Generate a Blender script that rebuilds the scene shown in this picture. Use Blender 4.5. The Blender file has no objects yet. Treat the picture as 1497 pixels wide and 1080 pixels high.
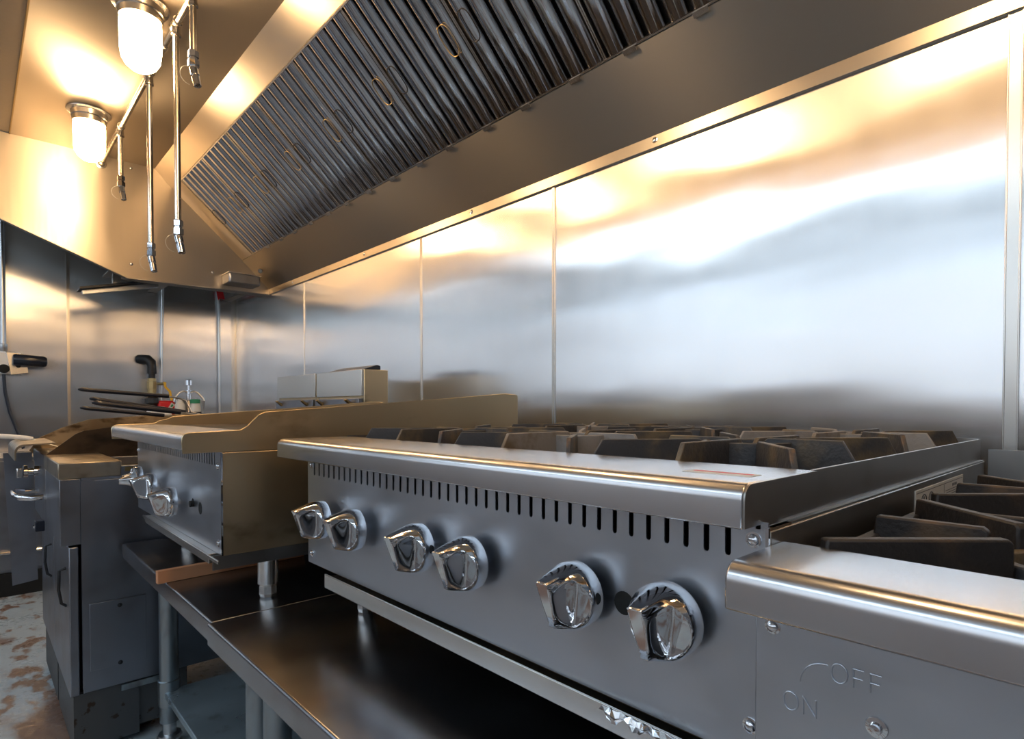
import bpy, bmesh, math, random
from mathutils import Vector, Matrix
random.seed(7)
PI = math.pi
sc = bpy.context.scene
COL = sc.collection
Z0 = 1.0            # camera height above the floor; a(z) turns a height above the camera into a height above the floor
def a(z): return Z0 + z

# ------------------------------------------------------------------ materials
def mat(name, color=(.5,.5,.5), metal=0, rough=.5, brush=None, bump=.0, rvar=.0, wavy=None, cvar=None, emit=None, estr=0, trans=0, aniso=0, smudge=None, tan='Z'):
    m = bpy.data.materials.new(name); m.use_nodes = True
    nt = m.node_tree; N = nt.nodes; L = nt.links
    b = N['Principled BSDF']
    b.inputs['Base Color'].default_value = (*color, 1); b.inputs['Metallic'].default_value = metal
    b.inputs['Roughness'].default_value = rough
    if trans: b.inputs['Transmission Weight'].default_value = trans
    if emit:
        b.inputs['Emission Color'].default_value = (*emit, 1); b.inputs['Emission Strength'].default_value = estr
    tc = N.new('ShaderNodeTexCoord')
    def noise(scale, s=1.0, detail=4, rot=(0,0,0)):
        mp = N.new('ShaderNodeMapping'); mp.inputs['Scale'].default_value = scale; mp.inputs['Rotation'].default_value = rot
        L.new(tc.outputs['Object'], mp.inputs['Vector'])
        n = N.new('ShaderNodeTexNoise'); n.inputs['Scale'].default_value = s; n.inputs['Detail'].default_value = detail
        L.new(mp.outputs[0], n.inputs['Vector']); return n
    def ramp(src, lo, hi, p0=.3, p1=.7):
        r = N.new('ShaderNodeMapRange'); r.interpolation_type = 'SMOOTHSTEP'; r.inputs['From Min'].default_value = p0; r.inputs['From Max'].default_value = p1
        r.inputs['To Min'].default_value = lo; r.inputs['To Max'].default_value = hi
        L.new(src, r.inputs['Value']); return r.outputs[0]
    last = None; bn = None
    if brush:
        bn = noise(brush, 1, 3)
        if bump:
            bp = N.new('ShaderNodeBump'); bp.inputs['Strength'].default_value = bump; bp.inputs['Distance'].default_value = .001
            L.new(bn.outputs['Fac'], bp.inputs['Height']); last = bp
    if wavy:
        for (scl, dist, rot) in wavy:
            wn = noise(scl, 1, 1.5, rot)
            bp = N.new('ShaderNodeBump'); bp.inputs['Strength'].default_value = 1; bp.inputs['Distance'].default_value = dist
            L.new(wn.outputs['Fac'], bp.inputs['Height'])
            if last: L.new(last.outputs[0], bp.inputs['Normal'])
            last = bp
    if last: L.new(last.outputs[0], b.inputs['Normal'])
    if rvar:
        s1 = bn if bn else noise((4,4,4))
        r1 = ramp(s1.outputs['Fac'], rough - rvar, rough + rvar)
        sm = noise(smudge or (5,5,5), 1, 5)
        r2 = ramp(sm.outputs['Fac'], -rvar, rvar)
        ad = N.new('ShaderNodeMath'); ad.operation = 'ADD'; L.new(r1, ad.inputs[0]); L.new(r2, ad.inputs[1]); L.new(ad.outputs[0], b.inputs['Roughness'])
    if cvar:
        # list of (colour, noise scale vec, from, to) layered over the base colour
        prev = None
        for (c2, scl, p0, p1) in cvar:
            nn = noise(scl, 1, 8 if (metal < .95 or p1-p0 < .25) else 2.0); f = ramp(nn.outputs['Fac'], 0, 1, p0, p1)
            mx = N.new('ShaderNodeMix'); mx.data_type = 'RGBA'
            L.new(f, mx.inputs[0])
            if prev: L.new(prev, mx.inputs[6])
            else: mx.inputs[6].default_value = (*color, 1)
            mx.inputs[7].default_value = (*c2, 1); prev = mx.outputs[2]
        L.new(prev, b.inputs['Base Color'])
    if aniso:
        b.inputs['Anisotropic'].default_value = aniso
        tg = N.new('ShaderNodeTangent'); tg.direction_type = 'RADIAL'; tg.axis = tan; L.new(tg.outputs[0], b.inputs['Tangent'])
    return m

M = {}
M['wall'] = mat('brushed_wall_steel', (.80,.79,.79), 1, .23, brush=(60,14,3), rvar=.01, smudge=(3,1.5,5), aniso=.90, tan='Z',
                wavy=[((.3,.8,2.2), .020, (0,0,0)), ((1,1.6,6.0), .0014, (0,0,0))])
M['wallfar'] = mat('far_wall_steel', (.66,.65,.65), 1, .25, brush=(3,60,3), rvar=.01, aniso=.88, tan='Z',
                wavy=[((1.0,.5,3.0), .008, (0,0,0))])
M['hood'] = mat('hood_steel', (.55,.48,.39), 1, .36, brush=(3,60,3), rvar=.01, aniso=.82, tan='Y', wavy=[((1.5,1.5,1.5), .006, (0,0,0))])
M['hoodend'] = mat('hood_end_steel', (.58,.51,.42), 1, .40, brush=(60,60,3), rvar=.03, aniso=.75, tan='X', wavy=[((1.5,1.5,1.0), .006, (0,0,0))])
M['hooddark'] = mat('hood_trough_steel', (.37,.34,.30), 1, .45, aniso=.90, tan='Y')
M['flange'] = mat('wall_flange_steel', (.50,.45,.38), 1, .30)
M['filter'] = mat('polished_filter_steel', (.50,.50,.52), 1, .09, rvar=.02, smudge=(9,9,20), cvar=[((.34,.33,.33), (5,5,12), .45, .95)])
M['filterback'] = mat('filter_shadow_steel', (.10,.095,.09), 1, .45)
M['trim'] = mat('trim_steel', (.70,.67,.63), 1, .26)
M['top'] = mat('ledge_steel', (.64,.64,.66), 1, .24, rvar=.015, smudge=(7,7,7), cvar=[((.54,.53,.52), (12,9,12), .50, 1.0)])
M['panel'] = mat('control_panel_steel', (.54,.57,.63), 1, .325, rvar=.018, smudge=(6,6,6), aniso=.4, tan='Y', cvar=[((.40,.42,.46), (10,6,10), .40, .85)])
M['side'] = mat('side_panel_steel', (.36,.35,.34), 1, .33, rvar=.02, cvar=[((.28,.26,.23), (9,9,9), .45, .95)])
M['gside'] = mat('greasy_griddle_steel', (.60,.48,.31), 1, .34, rvar=.02, cvar=[((.17,.12,.07), (5,6,9), .56, .78)])
M['table'] = mat('stand_top_steel', (.33,.35,.39), 1, .235, rvar=.012, smudge=(14,5,5), cvar=[((.27,.26,.27), (6,9,6), .35, .85)])
M['chrome'] = mat('chrome', (.70,.70,.72), 1, .05)
M['galv'] = mat('galvanised_steel', (.36,.42,.46), 1, .42, rvar=.08, cvar=[((.24,.25,.26), (25,25,10), .5, .75)])
M['galvshelf'] = mat('galvanised_shelf_steel', (.50,.60,.66), .8, .38, rvar=.08, cvar=[((.30,.34,.36), (16,16,16), .55, .8)])
M['iron'] = mat('burnt_cast_iron', (.055,.055,.060), .3, .52, brush=(180,180,180), bump=.8, cvar=[((.17,.13,.08), (14,14,14), .44, .66), ((.24,.13,.06), (26,26,26), .62, .76)])
M['irongrey'] = mat('ash_grey_cast_iron', (.26,.245,.235), .2, .60, brush=(180,180,180), bump=.8, cvar=[((.16,.12,.08), (16,16,16), .48, .66), ((.42,.17,.07), (14,14,18), .62, .76)])
M['irondark'] = mat('black_cast_iron', (.030,.027,.027), .3, .52, brush=(180,180,180), bump=.8, cvar=[((.10,.065,.04), (16,16,16), .48, .72)])
M['pan'] = mat('burnt_pan', (.10,.075,.05), .5, .55, cvar=[((.20,.13,.08), (15,15,15), .45, .7)])
M['black'] = mat('black_void', (.006,.006,.006), 0, .8)
M['plastic'] = mat('navy_black_plastic', (.012,.016,.028), 0, .28)
M['white'] = mat('white_plastic', (.80,.80,.80), 0, .4)
M['red'] = mat('red_paint', (.62,.02,.025), 0, .35)
M['green'] = mat('green_plastic', (.02,.22,.10), 0, .4)
M['brass'] = mat('aged_brass', (.42,.31,.15), 1, .38)
M['yellow'] = mat('yellow_lever', (.70,.42,.03), 0, .4)
M['blackpipe'] = mat('black_iron_pipe', (.03,.03,.032), .5, .45)
M['pipe'] = mat('suppression_pipe_steel', (.70,.64,.56), 1, .22)
M['wood'] = mat('orange_wood', (.60,.27,.13), 0, .5, cvar=[((.42,.17,.07), (6,30,30), .4, .7)])
M['conduit'] = mat('conduit_steel', (.58,.60,.62), 1, .3)
M['glass'] = mat('clear_glass', (.95,.97,.97), 0, .05, trans=1)
M['fryer'] = mat('fryer_steel', (.30,.32,.37), 1, .34, brush=(200,200,8), bump=.0, rvar=.02, cvar=[((.21,.20,.20), (8,8,8), .4, .9)])
M['fryerbrown'] = mat('lit_greasy_fryer_steel', (.50,.38,.24), 1, .42, rvar=.08, cvar=[((.14,.09,.05), (14,14,30), .46, .68)])  # brown base carries the lit look of the far wing; dark blotches are grease
M['cap'] = mat('lit_tan_cap_steel', (.42,.36,.28), 1, .34, cvar=[((.20,.17,.13), (20,20,20), .5, .75)])  # warm lit look put into the tan, a lighter version of the fryer steel
M['fryerdark'] = mat('shaded_fryer_steel', (.07,.05,.035), .8, .45, cvar=[((.025,.02,.016), (10,10,20), .45, .7)])  # dark tone carries the shade on the middle wing and inside the pots
M['label'] = mat('white_label', (.60,.60,.58), 0, .4)
M['labelink'] = mat('label_ink', (.05,.06,.08), 0, .5)
M['pink'] = mat('label_pink', (.72,.16,.20), 0, .5)
M['foil'] = mat('aluminium_foil', (.85,.85,.86), 1, .18)
M['plaster'] = mat('plaster', (.22,.24,.27), 0, .8)
M['dado'] = mat('added_dado_grey', (.42,.46,.55), 0, .5)
M['ceil'] = mat('ceiling_tile', (.62,.64,.66), 0, .8)
M['globe'] = mat('lit_lamp_globe', (1,1,1), 0, .3, emit=(1.0,.66,.34), estr=56)
M['tube'] = mat('lit_ceiling_panel', (1,1,1), 0, .3, emit=(.72,.88,1.0), estr=6.5)
M['pane'] = mat('daylit_window', (1,1,1), 0, .3, emit=(.58,.78,1.0), estr=.86)
M['floor'] = mat('worn_painted_floor', (.44,.51,.55), 0, .32, brush=(40,40,40), bump=.15, rvar=.08,
     cvar=[((.20,.12,.09), (3.2,2.2,4), .53, .63), ((.24,.15,.11), (14,8,4), .53, .62), ((.035,.03,.03), (2.4,1.6,1), .70, .74), ((.50,.55,.58), (16,12,4), .66, .74)])
M['oil'] = mat('rust_spotted_steel', (.10,.105,.11), .5, .5, cvar=[((.05,.03,.02), (38,38,38), .60, .68)])

# ------------------------------------------------------------------ geometry helpers
def box(bm, x0,x1,y0,y1,z0,z1):
    v = [bm.verts.new((x,y,z)) for z in (z0,z1) for y in (y0,y1) for x in (x0,x1)]
    for f in ((0,2,3,1),(4,5,7,6),(0,1,5,4),(2,6,7,3),(0,4,6,2),(1,3,7,5)): bm.faces.new([v[i] for i in f])
def prism(bm, pts, plane, p0, p1):
    def P(q, t):
        if plane == 'xz': return (q[0], t, q[1])
        if plane == 'yz': return (t, q[0], q[1])
        return (q[0], q[1], t)
    A = [bm.verts.new(P(q,p0)) for q in pts]; B = [bm.verts.new(P(q,p1)) for q in pts]; n = len(pts)
    bm.faces.new(A); bm.faces.new(B[::-1])
    for i in range(n): bm.faces.new((A[i],B[i],B[(i+1)%n],A[(i+1)%n]))
def ring_frame(d):
    d = Vector(d).normalized(); u = Vector((0,0,1)) if abs(d.z) < .9 else Vector((1,0,0))
    s = d.cross(u).normalized(); return s, s.cross(d).normalized()
def tube(bm, pts, r, seg=12, cap=True, closed=False):
    pts = [Vector(p) for p in pts]; n = len(pts); rr = r if isinstance(r,(list,tuple)) else [r]*n
    rings = []; s = None
    for i,p in enumerate(pts):
        if closed: d = pts[(i+1)%n]-pts[i-1]
        else: d = pts[min(i+1,n-1)]-pts[max(i-1,0)]
        d.normalize()
        if s is None: s, t = ring_frame(d)
        else:
            s = (s - d*s.dot(d)).normalized(); t = s.cross(d).normalized()
        rings.append([bm.verts.new(p + (s*math.cos(2*PI*k/seg)+t*math.sin(2*PI*k/seg))*rr[i]) for k in range(seg)])
    m = n if closed else n-1
    for i in range(m):
        A=rings[i]; B=rings[(i+1)%n]
        for k in range(seg): bm.faces.new((A[k],A[(k+1)%seg],B[(k+1)%seg],B[k]))
    if cap and not closed:
        bm.faces.new(rings[0][::-1]); bm.faces.new(rings[-1])
def lathe(bm, c, ax, prof, seg=24):
    # prof: (distance along axis, radius)
    ax = Vector(ax).normalized(); s,t = ring_frame(ax); c = Vector(c); rings=[]
    for (h,r) in prof:
        if r < 1e-6: rings.append([bm.verts.new(c+ax*h)])
        else: rings.append([bm.verts.new(c+ax*h+(s*math.cos(2*PI*k/seg)+t*math.sin(2*PI*k/seg))*r) for k in range(seg)])
    for A,B in zip(rings, rings[1:]):
        for k in range(seg):
            if len(A)==1 and len(B)==1: continue
            if len(A)==1: bm.faces.new((A[0],B[(k+1)%seg],B[k]))
            elif len(B)==1: bm.faces.new((A[k],A[(k+1)%seg],B[0]))
            else: bm.faces.new((A[k],A[(k+1)%seg],B[(k+1)%seg],B[k]))
    if len(rings[0])>1: bm.faces.new(rings[0][::-1])
    if len(rings[-1])>1: bm.faces.new(rings[-1])
def arc(cx, cz, r, a0, a1, n=6):
    return [(cx+r*math.cos(math.radians(a0+(a1-a0)*i/n)), cz+r*math.sin(math.radians(a0+(a1-a0)*i/n))) for i in range(n+1)]
def BM(f=None, *args):
    bm = bmesh.new()
    if f: f(bm, *args)
    return bm
def wloc(o):
    v = Vector((0,0,0))
    while o: v += o.location; o = o.parent
    return v
def obj(name, bm, m, parent=None, bevel=0, angle=35, smooth=True):
    bmesh.ops.recalc_face_normals(bm, faces=bm.faces[:])
    if parent is None:
        xs=[v.co.x for v in bm.verts]; ys=[v.co.y for v in bm.verts]; zs=[v.co.z for v in bm.verts]
        off = Vector(((min(xs)+max(xs))/2,(min(ys)+max(ys))/2,min(zs)))
    else: off = wloc(parent)
    for v in bm.verts: v.co -= off
    me = bpy.data.meshes.new(name); bm.to_mesh(me); bm.free()
    if smooth:
        for p in me.polygons: p.use_smooth = True
        me.set_sharp_from_angle(angle=math.radians(angle))
    me.materials.append(M[m])
    o = bpy.data.objects.new(name, me); COL.objects.link(o)
    if parent is None: o.location = off
    else: o.parent = parent
    if bevel:
        bv = o.modifiers.new('bevel','BEVEL'); bv.width = bevel; bv.segments = 2; bv.limit_method='ANGLE'; bv.angle_limit=math.radians(40)
        bv.harden_normals = False
    return o
def thing(name, label, cat, loc, group=None):
    o = bpy.data.objects.new(name, None); COL.objects.link(o); o.location = loc; o.empty_display_size=.1
    o['label']=label; o['category']=cat
    if group: o['group']=group
    return o
def tag(o, label, cat, group=None):
    o['label']=label; o['category']=cat
    if group: o['group']=group
    return o
def struct(name, bm, m, **k):
    o = obj(name, bm, m, **k); o['kind']='structure'; return o
def dup(root, label=None, loc=None):
    r = root.copy(); COL.objects.link(r)
    if loc is not None: r.location = loc
    if label: r['label'] = label
    for ch in list(root.children):
        c = ch.copy(); COL.objects.link(c); c.parent = r
        for g in list(ch.children):
            d = g.copy(); COL.objects.link(d); d.parent = c
    return r
def B(*boxes):
    bm = bmesh.new()
    for b in boxes: box(bm,*b)
    return bm
def P(pts, plane, p0, p1):
    bm = bmesh.new(); prism(bm, pts, plane, p0, p1); return bm
def T(pts, r, seg=12): bm = bmesh.new(); tube(bm, pts, r, seg); return bm
def Lt(c, ax, prof, seg=24): bm = bmesh.new(); lathe(bm, c, ax, prof, seg); return bm
def screw(c, ax, r=.006, m='chrome', parent=None, name='screw'):
    return obj(name, Lt(c, ax, [(-.002,r*1.35),(.0008,r*1.35),(.001,r),(.003,r*.85),(.0042,r*.45),(.0045,0)], 16), m, parent)

# ------------------------------------------------------------------ setting
W = 1.47; YB = 4.632; XL = -1.9; YF = -2.8; ZC = 2.75
struct('floor', B((XL,W,YF,YB,-.1,0)), 'floor')
struct('wall_right', B((W,W+.1,YF,YB+.1,0,ZC)), 'wall')
struct('wall_back', B((XL,W,YB,YB+.1,0,ZC)), 'wallfar')
struct('wall_front', B((XL,W,YF-.1,YF,0,ZC)), 'plaster')
ZW0,ZW1=1.10,2.15
bm = B((XL-.1,XL,YF-.1,YB+.1,0,ZW0),(XL-.1,XL,YF-.1,YB+.1,ZW1,ZC),(XL-.1,XL,YF-.1,-2.2,ZW0,ZW1),(XL-.1,XL,1.25,1.40,ZW0,ZW1),(XL-.1,XL,4.3,YB+.1,ZW0,ZW1))
struct('wall_left', bm, 'plaster')
struct('added_dado_left', B((XL,XL+.02,YF,YB,0,.98)), 'dado')  # unseen dado added for the tone it reflects into the front panels
struct('ceiling', B((XL-.1,W+.1,YF-.1,YB+.1,ZC,ZC+.1)), 'ceil')
for n,(y0,y1) in enumerate(((-2.2,1.25),(1.40,4.3)),1):
    w = struct('window_%d'%n, B((XL-.05,XL-.04,y0,y1,ZW0,ZW1)), 'pane')
    fr = B((XL-.03,XL+.03,y0,y0+.05,ZW0,ZW1),(XL-.03,XL+.03,y1-.05,y1,ZW0,ZW1),(XL-.03,XL+.03,y0+.05,y1-.05,ZW0,ZW0+.05),(XL-.03,XL+.03,y0+.05,y1-.05,ZW1-.05,ZW1),(XL-.03,XL+.03,(y0+y1)/2-.025,(y0+y1)/2+.025,ZW0+.05,ZW1-.05))
    obj('window_frame', fr, 'white', w)
n = 1
for y,wd in ((.175,.024),(1.376,.012),(2.177,.010),(3.41,.006)):
    o = struct('trim_%d'%n, B((W-.003,W,y-wd/2,y+wd/2,a(-.9),a(.756)),(W-.005,W-.003,y-wd/2,y-wd/2+.003,a(-.9),a(.756)),(W-.005,W-.003,y+wd/2-.003,y+wd/2,a(-.9),a(.756))), 'trim', bevel=.0008); n += 1
struct('trim_5', B((.455,.471,YB-.004,YB,.1,ZC)), 'trim')
struct('trim_6', B((W-.035,W,YB-.004,YB,.1,ZC),(W-.004,W,YB-.035,YB-.004,.1,ZC)), 'trim', bevel=.001)

# room ceiling lights (cool fluorescent panels)
for i,(x,y) in enumerate(((-1.55,-1.9),(-1.55,-.6),(-1.55,.7),(-1.55,2.0),(-1.55,3.3))):
    zl=2.40
    t = thing('ceiling_light', 'long cool white fluorescent light hanging out in the room', 'light', (x,y,zl), 'hanging fluorescent lights')
    obj('housing', B((x-.12,x+.12,y-.60,y+.60,zl+.05,zl+.09)), 'white', t, bevel=.004)
    obj('diffuser', B((x-.11,x+.11,y-.59,y+.59,zl-.03,zl+.05)), 'tube', t, bevel=.01)
    for yy in (y-.45,y+.45): obj('hanging_rod', T([(x,yy,zl+.09),(x,yy,ZC)],.006,8), 'white', t)

# ------------------------------------------------------------------ exhaust hood
YH = 3.94; YN = -1.25; XF = -.35; HC = a(1.400)
hood = thing('exhaust_hood', 'large stainless steel exhaust hood along the wall over the cooking line', 'hood', (.5,YH,a(.756)))
th = .004
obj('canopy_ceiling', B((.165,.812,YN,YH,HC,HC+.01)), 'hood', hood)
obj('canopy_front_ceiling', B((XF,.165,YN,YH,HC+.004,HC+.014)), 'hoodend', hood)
obj('ceiling_seam', B((.162,.168,YN,YH,HC-.004,HC+.004)), 'brass', hood)
end = [(XF,HC),(W,HC),(W,a(.756)),(.663,a(.747)),(.124,a(.965)),(XF,a(1.157))]
ep = obj('end_panel', P(end,'xz',YH,YH+th), 'hoodend', hood)
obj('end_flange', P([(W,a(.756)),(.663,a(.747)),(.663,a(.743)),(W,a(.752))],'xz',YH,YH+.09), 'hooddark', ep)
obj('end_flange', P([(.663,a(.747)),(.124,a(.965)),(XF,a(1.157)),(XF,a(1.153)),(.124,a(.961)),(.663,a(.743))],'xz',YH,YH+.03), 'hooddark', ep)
for x,z in ((.687,.825),(1.115,.845),(1.385,.80),(.69,1.37)): screw((x,YH,a(z)),(0,-1,0),.006,'chrome',ep)
obj('end_panel', P(end,'xz',YN-th,YN), 'hoodend', hood)
obj('front_skirt', B((XF-th,XF,YN,YH,a(1.15),HC+.014)), 'hoodend', hood)
A2=(.899,a(1.306)); E2=(1.292,a(.952))
sl=math.hypot(E2[0]-A2[0],E2[1]-A2[1]); tx,tz=(E2[0]-A2[0])/sl,(E2[1]-A2[1])/sl; nx,nz=tz,-tx   # normal towards the room
if nx>0: nx,nz=-nx,-nz
def S(s,n_): return (A2[0]+tx*s+nx*n_, A2[1]+tz*s+nz*n_)
obj('upper_baffle', P([(.808,HC),(A2[0]-.003,A2[1]),(A2[0]+.006,A2[1]+.0),(.816,HC+.004)],'xz',YN,YH), 'hood', hood)
e0=S(sl+.002,.003); e1=(W-.009,a(.788))
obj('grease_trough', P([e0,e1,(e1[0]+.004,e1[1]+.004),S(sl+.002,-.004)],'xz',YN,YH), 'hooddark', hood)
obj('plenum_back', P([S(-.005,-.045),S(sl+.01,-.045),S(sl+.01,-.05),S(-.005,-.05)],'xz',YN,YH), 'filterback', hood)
wt = obj('wall_flange', B((W-.010,W,YN,YH,a(.754),a(.790))), 'flange', hood, bevel=.0015)
for y in (-.05,.97,1.812,2.667,3.555): screw((W-.010,y,a(.775)),(-1,0,0),.0065,'chrome',wt)
yfe = 3.762
obj('filler_panel', P([S(0,0),S(sl,0),S(sl,-.03),S(0,-.03)],'xz',yfe,YH), 'hoodend', hood)
# lower lip that the filters stand in, with a drip clip under each end of every filter
for yy in [.335,.53,.73,.935,1.125,1.33,1.515,1.725,1.915,2.115,2.31,2.51,2.705,2.9,3.1,3.29,3.49]:
    obj('filter_clip', P([S(sl-.004,.009),S(sl+.009,.009),S(sl+.009,.002),S(sl-.004,.002)],'xz',yy-.020,yy+.020), 'trim', hood)

# filters: each one lifts out
def make_filter(yc, label, wdt=.390):
    y0=yc-wdt/2; y1=yc+wdt/2
    hn=wdt/2-.045
    t = thing('grease_filter', label, 'filter', (S(sl,0)[0],yc,S(sl,0)[1]), 'baffle filters in the hood')
    bm = bmesh.new()
    for (s0,s1) in ((.001,.006),(sl-.006,sl-.001)):
        prism(bm,[S(s0,.003),S(s1,.003),S(s1,-.03),S(s0,-.03)],'xz',y0,y1)
    for (u0,u1) in ((y0,y0+.004),(y1-.004,y1)):
        prism(bm,[S(.006,-.002),S(sl-.006,-.002),S(sl-.006,-.03),S(.006,-.03)],'xz',u0,u1)
    obj('frame', bm, 'trim', t)
    bm = bmesh.new(); nb=6; pitch=(wdt-.008)/nb
    for k in range(nb):
        c=y0+.004+pitch*(k+.5); hw=pitch*.40
        prof=[(c-hw,-.016),(c-hw*.97,-.006)]+[(c+hw*.97*u_,.004-.010*abs(u_)**3.2) for u_ in [(-.96+.12*i) for i in range(17)]]+[(c+hw*.97,-.006),(c+hw,-.016)]
        # loft along slope
        R1=[];R2=[]
        for (yy,nn) in prof:
            p=S(.007,nn); q=S(sl-.007,nn); R1.append(bm.verts.new((p[0],yy,p[1]))); R2.append(bm.verts.new((q[0],yy,q[1])))
        for i in range(len(prof)-1): bm.faces.new((R1[i],R2[i],R2[i+1],R1[i+1]))
        bm.faces.new(R1); bm.faces.new(R2[::-1])
    obj('baffles', bm, 'filter', t, angle=50)
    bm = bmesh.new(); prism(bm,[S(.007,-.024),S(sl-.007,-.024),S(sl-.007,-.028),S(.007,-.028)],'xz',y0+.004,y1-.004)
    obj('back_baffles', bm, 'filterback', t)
    for sg,base in ((-1,.008),(1,.001)):
        pts=[]
        for i in range(20):
            q=2*PI*i/20; ss=.262+.046*math.copysign(abs(math.sin(q))**.6,math.sin(q)); dy=.018*math.copysign(abs(math.cos(q))**.8,math.cos(q))
            nn=base+.012*(dy+.018)/.036
            p=S(ss,nn); pts.append((p[0],yc+sg*hn+dy,p[1]))
        bm=bmesh.new(); tube(bm,pts,.0017,6,closed=True); obj('handle', bm, 'brass' if sg<0 else 'blackpipe', t)  # brass paints the handle that catches light, black the one in shade
    return t
f0 = make_filter(1.605, 'baffle filter whose wire handle shows largest, near the top of the photo')
ys=[.821,1.213,1.997,2.389,2.781,3.173,3.563]
lbs=['baffle filter nearest the camera, only its lower end showing at the top edge','baffle filter cut by the top edge, next to the one with the largest handle',
 'baffle filter with the second largest wire handle','baffle filter in the middle of the row, third handle from the near end','baffle filter with the fourth wire handle from the near end',
 'baffle filter with a thin wire handle, second from the far end of the full filters','farthest full width baffle filter, beside the narrow one at the hood end']
for y,l in zip(ys,lbs):
    dup(f0, l, (f0.location.x,y,f0.location.z))

# lamps
def make_lamp(x,y,label):
    t=thing('hood_lamp',label,'lamp',(x,y,HC-.25),'globe lamps under the hood ceiling')
    obj('base',Lt((x,y,HC),(0,0,-1),[(0,.088),(.004,.090),(.008,.088),(.012,.074),(.03,.070),(.033,.072),(.036,.069),(.045,.068),(.058,.066)],32),'trim',t)
    obj('globe',Lt((x,y,HC),(0,0,-1),[(.055,.060),(.07,.064),(.16,.063),(.19,.059),(.21,.048),(.225,.030),(.232,.012),(.233,0)],32),'globe',t)
    return t
l1=make_lamp(.45,2.38,'glowing globe lamp larger in view, at the top edge left of the pipes')
dup(l1,'glowing globe lamp farther away, near the hood end panel',(.43,3.40,l1.location.z))
dup(l1,'globe lamp on the hood ceiling above the camera',(.43,1.36,l1.location.z))
dup(l1,'globe lamp on the hood ceiling behind the camera',(.43,.34,l1.location.z))
dup(l1,'globe lamp on the hood ceiling farthest behind the camera',(.43,-.68,l1.location.z))

# fire suppression pipes
XP=.55; ZP=a(1.355)
sp=thing('suppression_pipe','steel fire suppression pipe run with hanging nozzles under the hood ceiling','pipe',(XP,2.7,ZP))
obj('main_pipe',T([(XP,.2,ZP),(XP,3.93,ZP)],.0115,16),'pipe',sp)
obj('end_elbow',Lt((XP,3.94,ZP),(0,-1,0),[(0,.026),(.004,.026),(.006,.017),(.04,.017),(.042,.013)],20),'pipe',sp)
for (y,zb) in ((2.126,1.165),(2.337,.665),(2.760,.672),(3.375,1.122)):
    zb=a(zb)
    obj('tee',Lt((XP,y-.028,ZP),(0,1,0),[(0,.0145),(.003,.017),(.012,.0155),(.044,.0155),(.053,.017),(.056,.0145)],16),'pipe',sp)
    d=obj('drop_pipe',T([(XP,y,ZP),(XP,y,zb)],.0105,16),'pipe',sp)
    obj('drop_collar',Lt((XP,y,ZP),(0,0,-1),[(.008,.014),(.03,.014),(.034,.016),(.042,.016),(.044,.011)],16),'pipe',d)
    nz_=obj('nozzle',Lt((XP,y,zb+.004),(0,0,-1),[(0,.012),(.004,.017),(.022,.017),(.024,.013),(.03,.013),(.032,.018),(.052,.018),(.056,.013)],6),'chrome',sp,smooth=False)
    dx=Vector((.12,-.25,-1)).normalized(); c=Vector((XP,y,zb-.05))
    obj('nozzle_tip',Lt(c,dx,[(0,.008),(.004,.0135),(.028,.0135),(.03,.010),(.034,.010),(.036,.013),(.066,.012),(.068,.009),(.07,0)],12),'chrome',nz_)
    pts=[c+Vector((-.012-.028*math.sin(q),.0,-.030+.030*math.cos(q))) for q in [PI*i/10 for i in range(11)]]
    obj('cap_wire',T(pts,.0008,5),'conduit',nz_)
hb=obj('pipe_hanger',B((XP-.012,XP+.012,2.50,2.52,ZP+.010,HC)),'trim',sp)
obj('hanger_clamp',Lt((XP,2.498,ZP),(0,1,0),[(0,.0135),(.001,.015),(.023,.015),(.024,.0135)],16),'trim',hb)

# grease cup hung on end panel, drain stub
gc=thing('grease_cup','small stainless grease cup hanging at the lower rear corner of the hood end','cup',(1.262,3.88,a(.782)))
c0,c1,z0,z1=1.165,1.362,a(.775),a(.838)
obj('cup_body',P([(c0+.012,3.80),(c1-.012,3.80),(c1-.004,3.808),(c1-.004,3.938),(c0+.004,3.938),(c0+.004,3.808)],'xy',z0,z1-.004),'fryer',gc,bevel=.012)
obj('cup_rim',B((c0,c1,3.795,3.80,z1-.006,z1),(c0,c0+.005,3.80,3.939,z1-.006,z1),(c1-.005,c1,3.80,3.939,z1-.006,z1)),'chrome',gc,bevel=.001)
tag(obj('drain_stub',T([(1.392,3.86,a(.902)),(1.355,3.80,a(.868))],.014,14),'pipe'),'short bent drain stub at the bottom of the last filter above the grease cup','pipe')

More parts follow.
